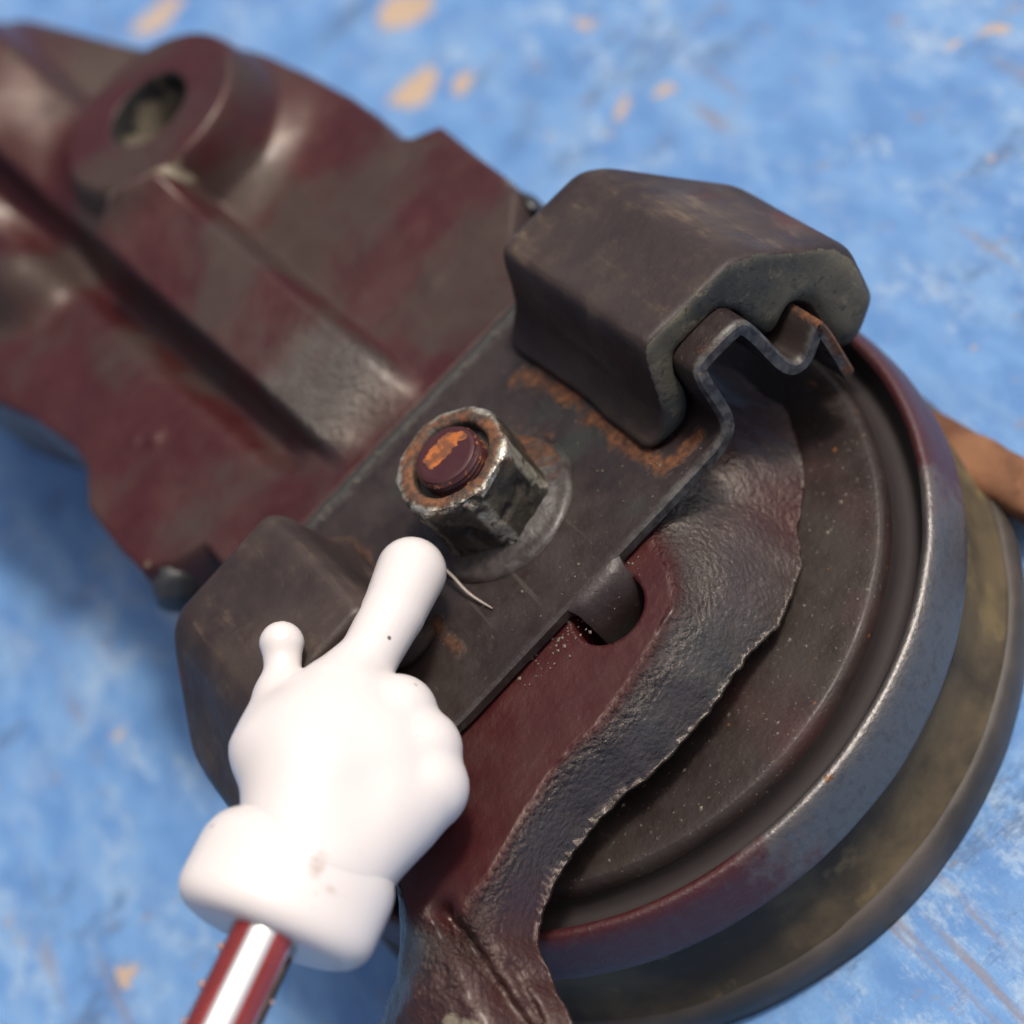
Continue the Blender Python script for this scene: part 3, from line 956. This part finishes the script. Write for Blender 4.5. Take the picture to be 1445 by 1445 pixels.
# --- flanged hex nut and stud
def nut():
    seg = 192
    th0 = math.radians(-101)
    def rhex(a, rf):
        k = ((a - th0) % (math.pi / 3)) - math.pi / 6
        return rf / math.cos(k)
    levels = [("h", 8.4, 9.3, 0.4), ("h", 8.3, 9.2, 1.7)]
    for k in range(1, 22):
        levels.append(("h", 8.25, 8.95, 1.7 + k * 0.48))
    levels += [("h", 8.25, 8.8, 12.3), ("h", 8.25, 8.65, 12.75), ("h", 8.1, 8.3, 13.0), ("c", 7.4, 13.12), ("c", 6.6, 13.12), ("c", 6.2, 12.95), ("c", 5.95, 12.4), ("c", 5.8, 11.2), ("c", 4.0, 11.0)]
    v, br_, ru = [], [], []
    for lv in levels:
        z = lv[-1]
        for i in range(seg):
            a = 2 * math.pi * i / seg
            r = lv[1] if lv[0] == "c" else min(rhex(a, lv[1]), lv[2])
            v.append((r * math.cos(a), r * math.sin(a), z))
            cor = 0.0
            if lv[0] == "h":
                k = abs(((a - th0 + math.pi / 6) % (math.pi / 3)) - math.pi / 6)
                cor = max(0, 1 - k / 0.16)
                cor = max(cor, 1.0 if z > 12.0 else 0.0)
            br_.append(cor)
            ru.append(0.92 if (z > 12.9 and r < 8.0) else (0.60 if z > 11.5 else (0.35 + 0.45 * max(0, math.cos(a - 0.5)) if 0.8 < z < 2.6 else 0.40 if lv[0] == "h" else 0.50)))
    v = np.array(v)
    r = np.hypot(v[:, 0], v[:, 1])
    hexm = (v[:, 2] > 1.6) & (v[:, 2] < 12.9) & (r > 7)
    dent = fbm(v[:, 0], v[:, 1], v[:, 2], 3.2, 3, 7) * 0.22 - np.maximum(0, fbm(v[:, 0], v[:, 1], v[:, 2], 2.2, 2, 11) - 0.35) * 1.1
    k = np.where(hexm, dent, fbm(v[:, 0], v[:, 1], v[:, 2], 2.5, 2, 9) * 0.08)
    v[:, 0] *= 1 + k / r
    v[:, 1] *= 1 + k / r
    v[:, 2] += np.where(v[:, 2] > 12, fbm(v[:, 0], v[:, 1], 0, 2.0, 2, 15) * 0.14, 0)
    f = []
    n = len(levels)
    for k in range(n - 1):
        for i in range(seg):
            j = (i + 1) % seg
            f.append((k * seg + i, k * seg + j, (k + 1) * seg + j, (k + 1) * seg + i))
    return v, f, br_, ru
v, f, br_, ru = nut()
nut_o = mesh_obj("hex_nut", v, f, M_NUT, mount, sharp=55, attrs={"bright": br_, "rust": ru})
fp = spline([(12.4, -0.03), (12.2, 0.35), (11.6, 0.75), (10.4, 1.05), (9.2, 1.5), (8.0, 1.9)], 5)
v, f = lathe(fp, 144)
v[:, 2] += fbm(v[:, 0], v[:, 1], 0, 2.5, 2, 33) * 0.08 * (v[:, 2] > 0.2)
fr_ = 0.30 + 0.62 * np.maximum(0, np.cos(np.arctan2(v[:, 1], v[:, 0]) - 0.5)) * (np.hypot(v[:, 0], v[:, 1]) < 11.4)
mesh_obj("nut_flange", v, f, M_PLATE, nut_o, attrs={"rust": fr_, "edge": np.full(len(v), 0.22)})
prof = [(0.05 + k * 0.27, 14.9) for k in range(16)] + [(4.5, 14.75), (4.65, 14.4)]
prof = [(a_, b_ - 0.7) for a_, b_ in prof]
z = 13.6
while z > 10.4:
    prof += [(4.95, z - 0.25), (4.7, z - 0.62)]
    z -= 0.75
v, f = lathe(prof, 128)
rr = np.hypot(v[:, 0], v[:, 1])
ru = np.where(v[:, 2] > 14.0, np.maximum(1.0 * np.exp(-(((v[:, 0] - 0.1) / 3.4) ** 2 + ((v[:, 1] - 1.0) / 2.0) ** 2)), 0.75 * np.exp(-(((v[:, 0] - 3.2) / 1.2) ** 2 + ((v[:, 1] - 0.4) / 1.2) ** 2))), 0.30)
mesh_obj("stud", v, f, M_STUD, mount, sharp=28, attrs={"rust": ru})

# ------------------------------------------------------------------ pointer with white hand
HO = np.array((-33.95, -27.30, 13.96))
HA = np.array((0.8077, 0.5721, -0.1426))
HB = np.array((0.3609, -0.6709, -0.6479))
HN = np.array((0.4663, -0.4718, 0.7483))
def hand_w(v):
    v = np.asarray(v)
    return HO + v[..., 0:1] * HA + v[..., 1:2] * HB + v[..., 2:3] * HN
def rcone(P, a, b, ra, rb):
    a, b = np.array(a, float), np.array(b, float)
    ba = b - a
    t_ = np.clip(((P[0] - a[0]) * ba[0] + (P[1] - a[1]) * ba[1] + (P[2] - a[2]) * ba[2]) / (ba @ ba), 0, 1)
    return np.sqrt((P[0] - a[0] - ba[0] * t_) ** 2 + (P[1] - a[1] - ba[1] * t_) ** 2 + (P[2] - a[2] - ba[2] * t_) ** 2) - (ra + (rb - ra) * t_)
def ell(P, c, r):
    q_ = np.sqrt(((P[0] - c[0]) / r[0]) ** 2 + ((P[1] - c[1]) / r[1]) ** 2 + ((P[2] - c[2]) / r[2]) ** 2)
    return (q_ - 1) * min(r)
def f_hand(X, Y, Z):
    P = (X, Y, Z)
    finger = smin(rcone(P, (28.2, -3.6, -4.0), (20.6, -3.3, -1.8), 4.8, 4.25), rcone(P, (20.6, -3.3, -1.8), (12.6, -3.6, -0.6), 4.25, 3.9), 0.3)
    web = smin(rcone(P, (12.6, -3.6, -0.6), (6.0, -5.2, -0.4), 3.9, 5.0), rcone(P, (6.0, -5.2, -0.4), (-1.0, -6.2, -0.5), 5.0, 6.6), 0.3)
    palm = ell(P, (-2.2, 0.6, -0.2), (12.4, 13.6, 8.2))

    palm = smin(palm, rcone(P, (6.0, -3.2, -0.5), (-4, -4.5, 0), 5.0, 7.2), 3.0)
    for c, r in (((6.6, 3.0, 1.0), 5.1), ((3.4, 7.5, 1.2), 5.3), ((-0.8, 10.0, 1.0), 5.5)):
        palm = smin(palm, rcone(P, c, (c[0] - 5, c[1] - 2.5, c[2] - 0.6), r, 5.0), 0.9)
    palm = smin(palm, rcone(P, (-6, 6.5, 0.4), (-15, 4.0, 0.5), 6.2, 7.2), 2.5)
    palm = smin(palm, rcone(P, (-6, -2.5, 0.4), (-16, -0.5, 0.6), 7.6, 8.0), 3.0)
    thumb = smin(rcone(P, (10.1, -14.5, -2.4), (8.4, -13.6, -2.7), 2.95, 2.45), rcone(P, (8.0, -13.2, -2.7), (3.4, -11.8, -2.8), 2.2, 3.1), 0.6)
    thumb = smin(thumb, rcone(P, (3.4, -11.8, -2.8), (-3.4, -9.2, -1.8), 3.1, 5.6), 1.0)
    d = smin(palm, thumb, 2.2)
    d = smin(d, smin(finger, web, 0.4), 1.3)
    return d
v, f = surface_nets(f_hand, (-21, -19, -13), (37, 18, 12), 0.5)
pointer = empty("pointer_stick", HO + HA * -26.7 + HN * 1.5, "white plastic pointing hand on a chrome rod, fingertip beside the rusty nut", "pointer")
pb = HO + HA * -26.7 + HN * 1.5
def smudge_of(v):
    s = np.zeros(len(v))
    for (a_, b_, ra_, rb_, k_) in ((6.6, -2.0, 0.55, 0.45, 0.95), (5.8, 0.6, 0.35, 0.5, 0.6), (2.6, 6.4, 0.3, 0.5, 1.0), (1.6, 7.0, 0.25, 0.25, 0.8), (-3.2, 4.6, 0.3, 0.2, 1.0), (14.5, -3.0, 0.25, 0.25, 0.7),
                               (-18.3, 2.2, 2.6, 1.5, 0.80), (-19.8, 4.6, 0.9, 2.4, 0.75), (-14.0, 6.0, 0.25, 0.25, 0.9), (-24.0, -9.0, 0.4, 0.8, 0.65), (-24.6, -4.0, 0.35, 1.0, 0.6), (-22.6, 3.6, 0.3, 0.4, 0.9), (-14, -9.5, 0.3, 0.3, 0.8), (-15.5, -8.8, 0.25, 0.3, 0.8), (12.2, -2.6, 0.3, 1.6, 0.55)):
        s = np.maximum(s, k_ * np.exp(-(((v[:, 0] - a_) / ra_) ** 2 + ((v[:, 1] - b_) / rb_) ** 2)) * (v[:, 2] > -2))
    return s
mesh_obj("hand", hand_w(v), f, M_WHITE, pointer, base=pb, attrs={"smudge": smudge_of(v)})
def f_cuff(X, Y, Z):
    q_ = np.sqrt((Y / 12.4) ** 2 + ((Z - 0.4) / 8.1) ** 2)
    side = (q_ - 1) * 9.6
    xc = X + 18.9 - 0.04 * Y
    d = smax(smax(side, xc - 7.4, 6.5), -xc - 7.4, 4.0)
    return d
v, f = surface_nets(f_cuff, (-30, -14.5, -10), (-9, 14.5, 12), 0.5)
mesh_obj("cuff", hand_w(v), f, M_WHITE, pointer, base=pb, attrs={"smudge": smudge_of(v)})
# rod
def rod(name, r, a0, a1, mat, parent, ang0=0.0, ang1=2 * math.pi, seg=96, cc=(-0.1, 1.2)):
    xs = np.linspace(a0, a1, 30)
    closed = ang1 - ang0 > 6.28
    n_ = seg if closed else seg + 1
    v_ = []
    for x in xs:
        for k in range(n_):
            a = ang0 + (ang1 - ang0) * k / seg
            v_.append((x, cc[0] + r * math.cos(a), cc[1] + r * math.sin(a)))
    f_ = []
    for i in range(len(xs) - 1):
        for k in range(seg):
            k2 = (k + 1) % n_
            f_.append((i * n_ + k, i * n_ + k2, (i + 1) * n_ + k2, (i + 1) * n_ + k))
    if closed:
        f_.append(tuple(range(n_)))
        f_.append(tuple(range((len(xs) - 1) * n_, len(xs) * n_)))
    return mesh_obj(name, hand_w(np.array(v_)), f_, mat, parent, base=pb, sharp=60)
rod_o = rod("rod", 4.2, -24.0, -120, M_CHROME, pointer)
rod("red_reflection_strip", 4.23, -26.0, -119, M_RED, rod_o, math.radians(118), math.radians(152), 24)  # red reflections on the chrome, added as thin coloured strips
rod("red_reflection_strip", 4.23, -26.0, -119, M_RED, rod_o, math.radians(40), math.radians(74), 24)

# small beads of moisture clinging to the rod
M_DROP = mat_simple("droplet", (0.30, 0.20, 0.18), 0.08, 0.6)
for (xa, an, rd) in ((-29.6, 166, 0.42), (-34.4, 168, 0.46), (-39.0, 167, 0.38), (-33.0, 14, 0.30)):
    ar = math.radians(an)
    cy_, cz_ = -0.1 + 4.2 * math.cos(ar), 1.2 + 4.2 * math.sin(ar)
    dv, df = [], []
    for i in range(9):
        p_ = math.pi * i / 8
        for k in range(12):
            q_ = 2 * math.pi * k / 12
            dv.append((xa + rd * 1.15 * math.sin(p_) * math.cos(q_), cy_ + rd * math.sin(p_) * math.sin(q_), cz_ + rd * math.cos(p_)))
    for i in range(8):
        for k in range(12):
            k2 = (k + 1) % 12
            df.append((i * 12 + k, i * 12 + k2, (i + 1) * 12 + k2, (i + 1) * 12 + k))
    mesh_obj("droplet", hand_w(np.array(dv)), df, M_DROP, rod_o, base=pb)

# ------------------------------------------------------------------ bristle and grit
bp_ = spline([(-11.4, -0.5, 3.4), (-11.0, -5.5, 2.2), (-10.9, -9.5, 1.1), (-9.9, -13.8, 0.35)], 8)
n_ = len(bp_)
v, f = tube([tuple(p) for p in bp_], [0.06 + 0.16 * math.sin(math.pi * min(1, (i + 1) / n_)) ** 0.7 for i in range(n_)], 8)
br = mesh_obj("bristle", v, f, mat_simple("grey_bristle", (0.22, 0.19, 0.17), 0.35), None, base=(-9.9, -13.8, 0.3))
br.location = Vector((-9.9, -13.8, 0.3)) * MM
br["label"] = "thin grey bristle poking out from beside the white fingertip"
br["category"] = "bristle"

rng = random.Random(5)
gv, gf = [], []
def grain(x, y, z, r):
    b = len(gv)
    for (dx, dy, dz) in ((1, 0, 0), (0, 1, 0), (-1, 0, 0), (0, -1, 0), (0, 0, 1), (0, 0, -0.4)):
        gv.append((x + dx * r * rng.uniform(.6, 1.3), y + dy * r * rng.uniform(.6, 1.3), z + dz * r * rng.uniform(.5, 1.1)))
    for t_ in ((0, 1, 4), (1, 2, 4), (2, 3, 4), (3, 0, 4), (1, 0, 5), (2, 1, 5), (3, 2, 5), (0, 3, 5)):
        gf.append(tuple(b + k for k in t_))
for _ in range(170):
    a, r = rng.uniform(-2.6, 0.6), 50 * math.sqrt(rng.uniform(0.25, 0.97))
    grain(r * math.cos(a), r * math.sin(a), -21.0, 0.08 + 0.34 * rng.random() ** 4)
for _ in range(170):
    p = rot(np.array((rng.uniform(-18, 26), rng.uniform(-22, 25), 0.0)))
    if math.hypot(p[0], p[1]) > 12:
        grain(p[0], p[1], 0.03, 0.07 + 0.28 * rng.random() ** 4)
for _ in range(70):
    p = rot(np.array((rng.uniform(-16, 8), rng.gauss(-24.0, 1.0), -2.6)))
    grain(p[0], p[1], -2.6, rng.choice((0.12, 0.2, 0.3)))
for _ in range(60):
    p = rot(np.array((rng.uniform(-20, 23), rng.gauss(25.3, 0.5), -0.1)))
    grain(p[0], p[1], -0.1, rng.choice((0.12, 0.2, 0.32)))
grit = mesh_obj("grit", gv, gf, mat_simple("pale_grit", (0.085, 0.072, 0.055), 0.8), None, base=(0, 0, 0), smooth=False)
grit["kind"] = "stuff"
grit["label"] = "pale sand grains and grit scattered over the mount's plate and cup floor"
grit["category"] = "grit"
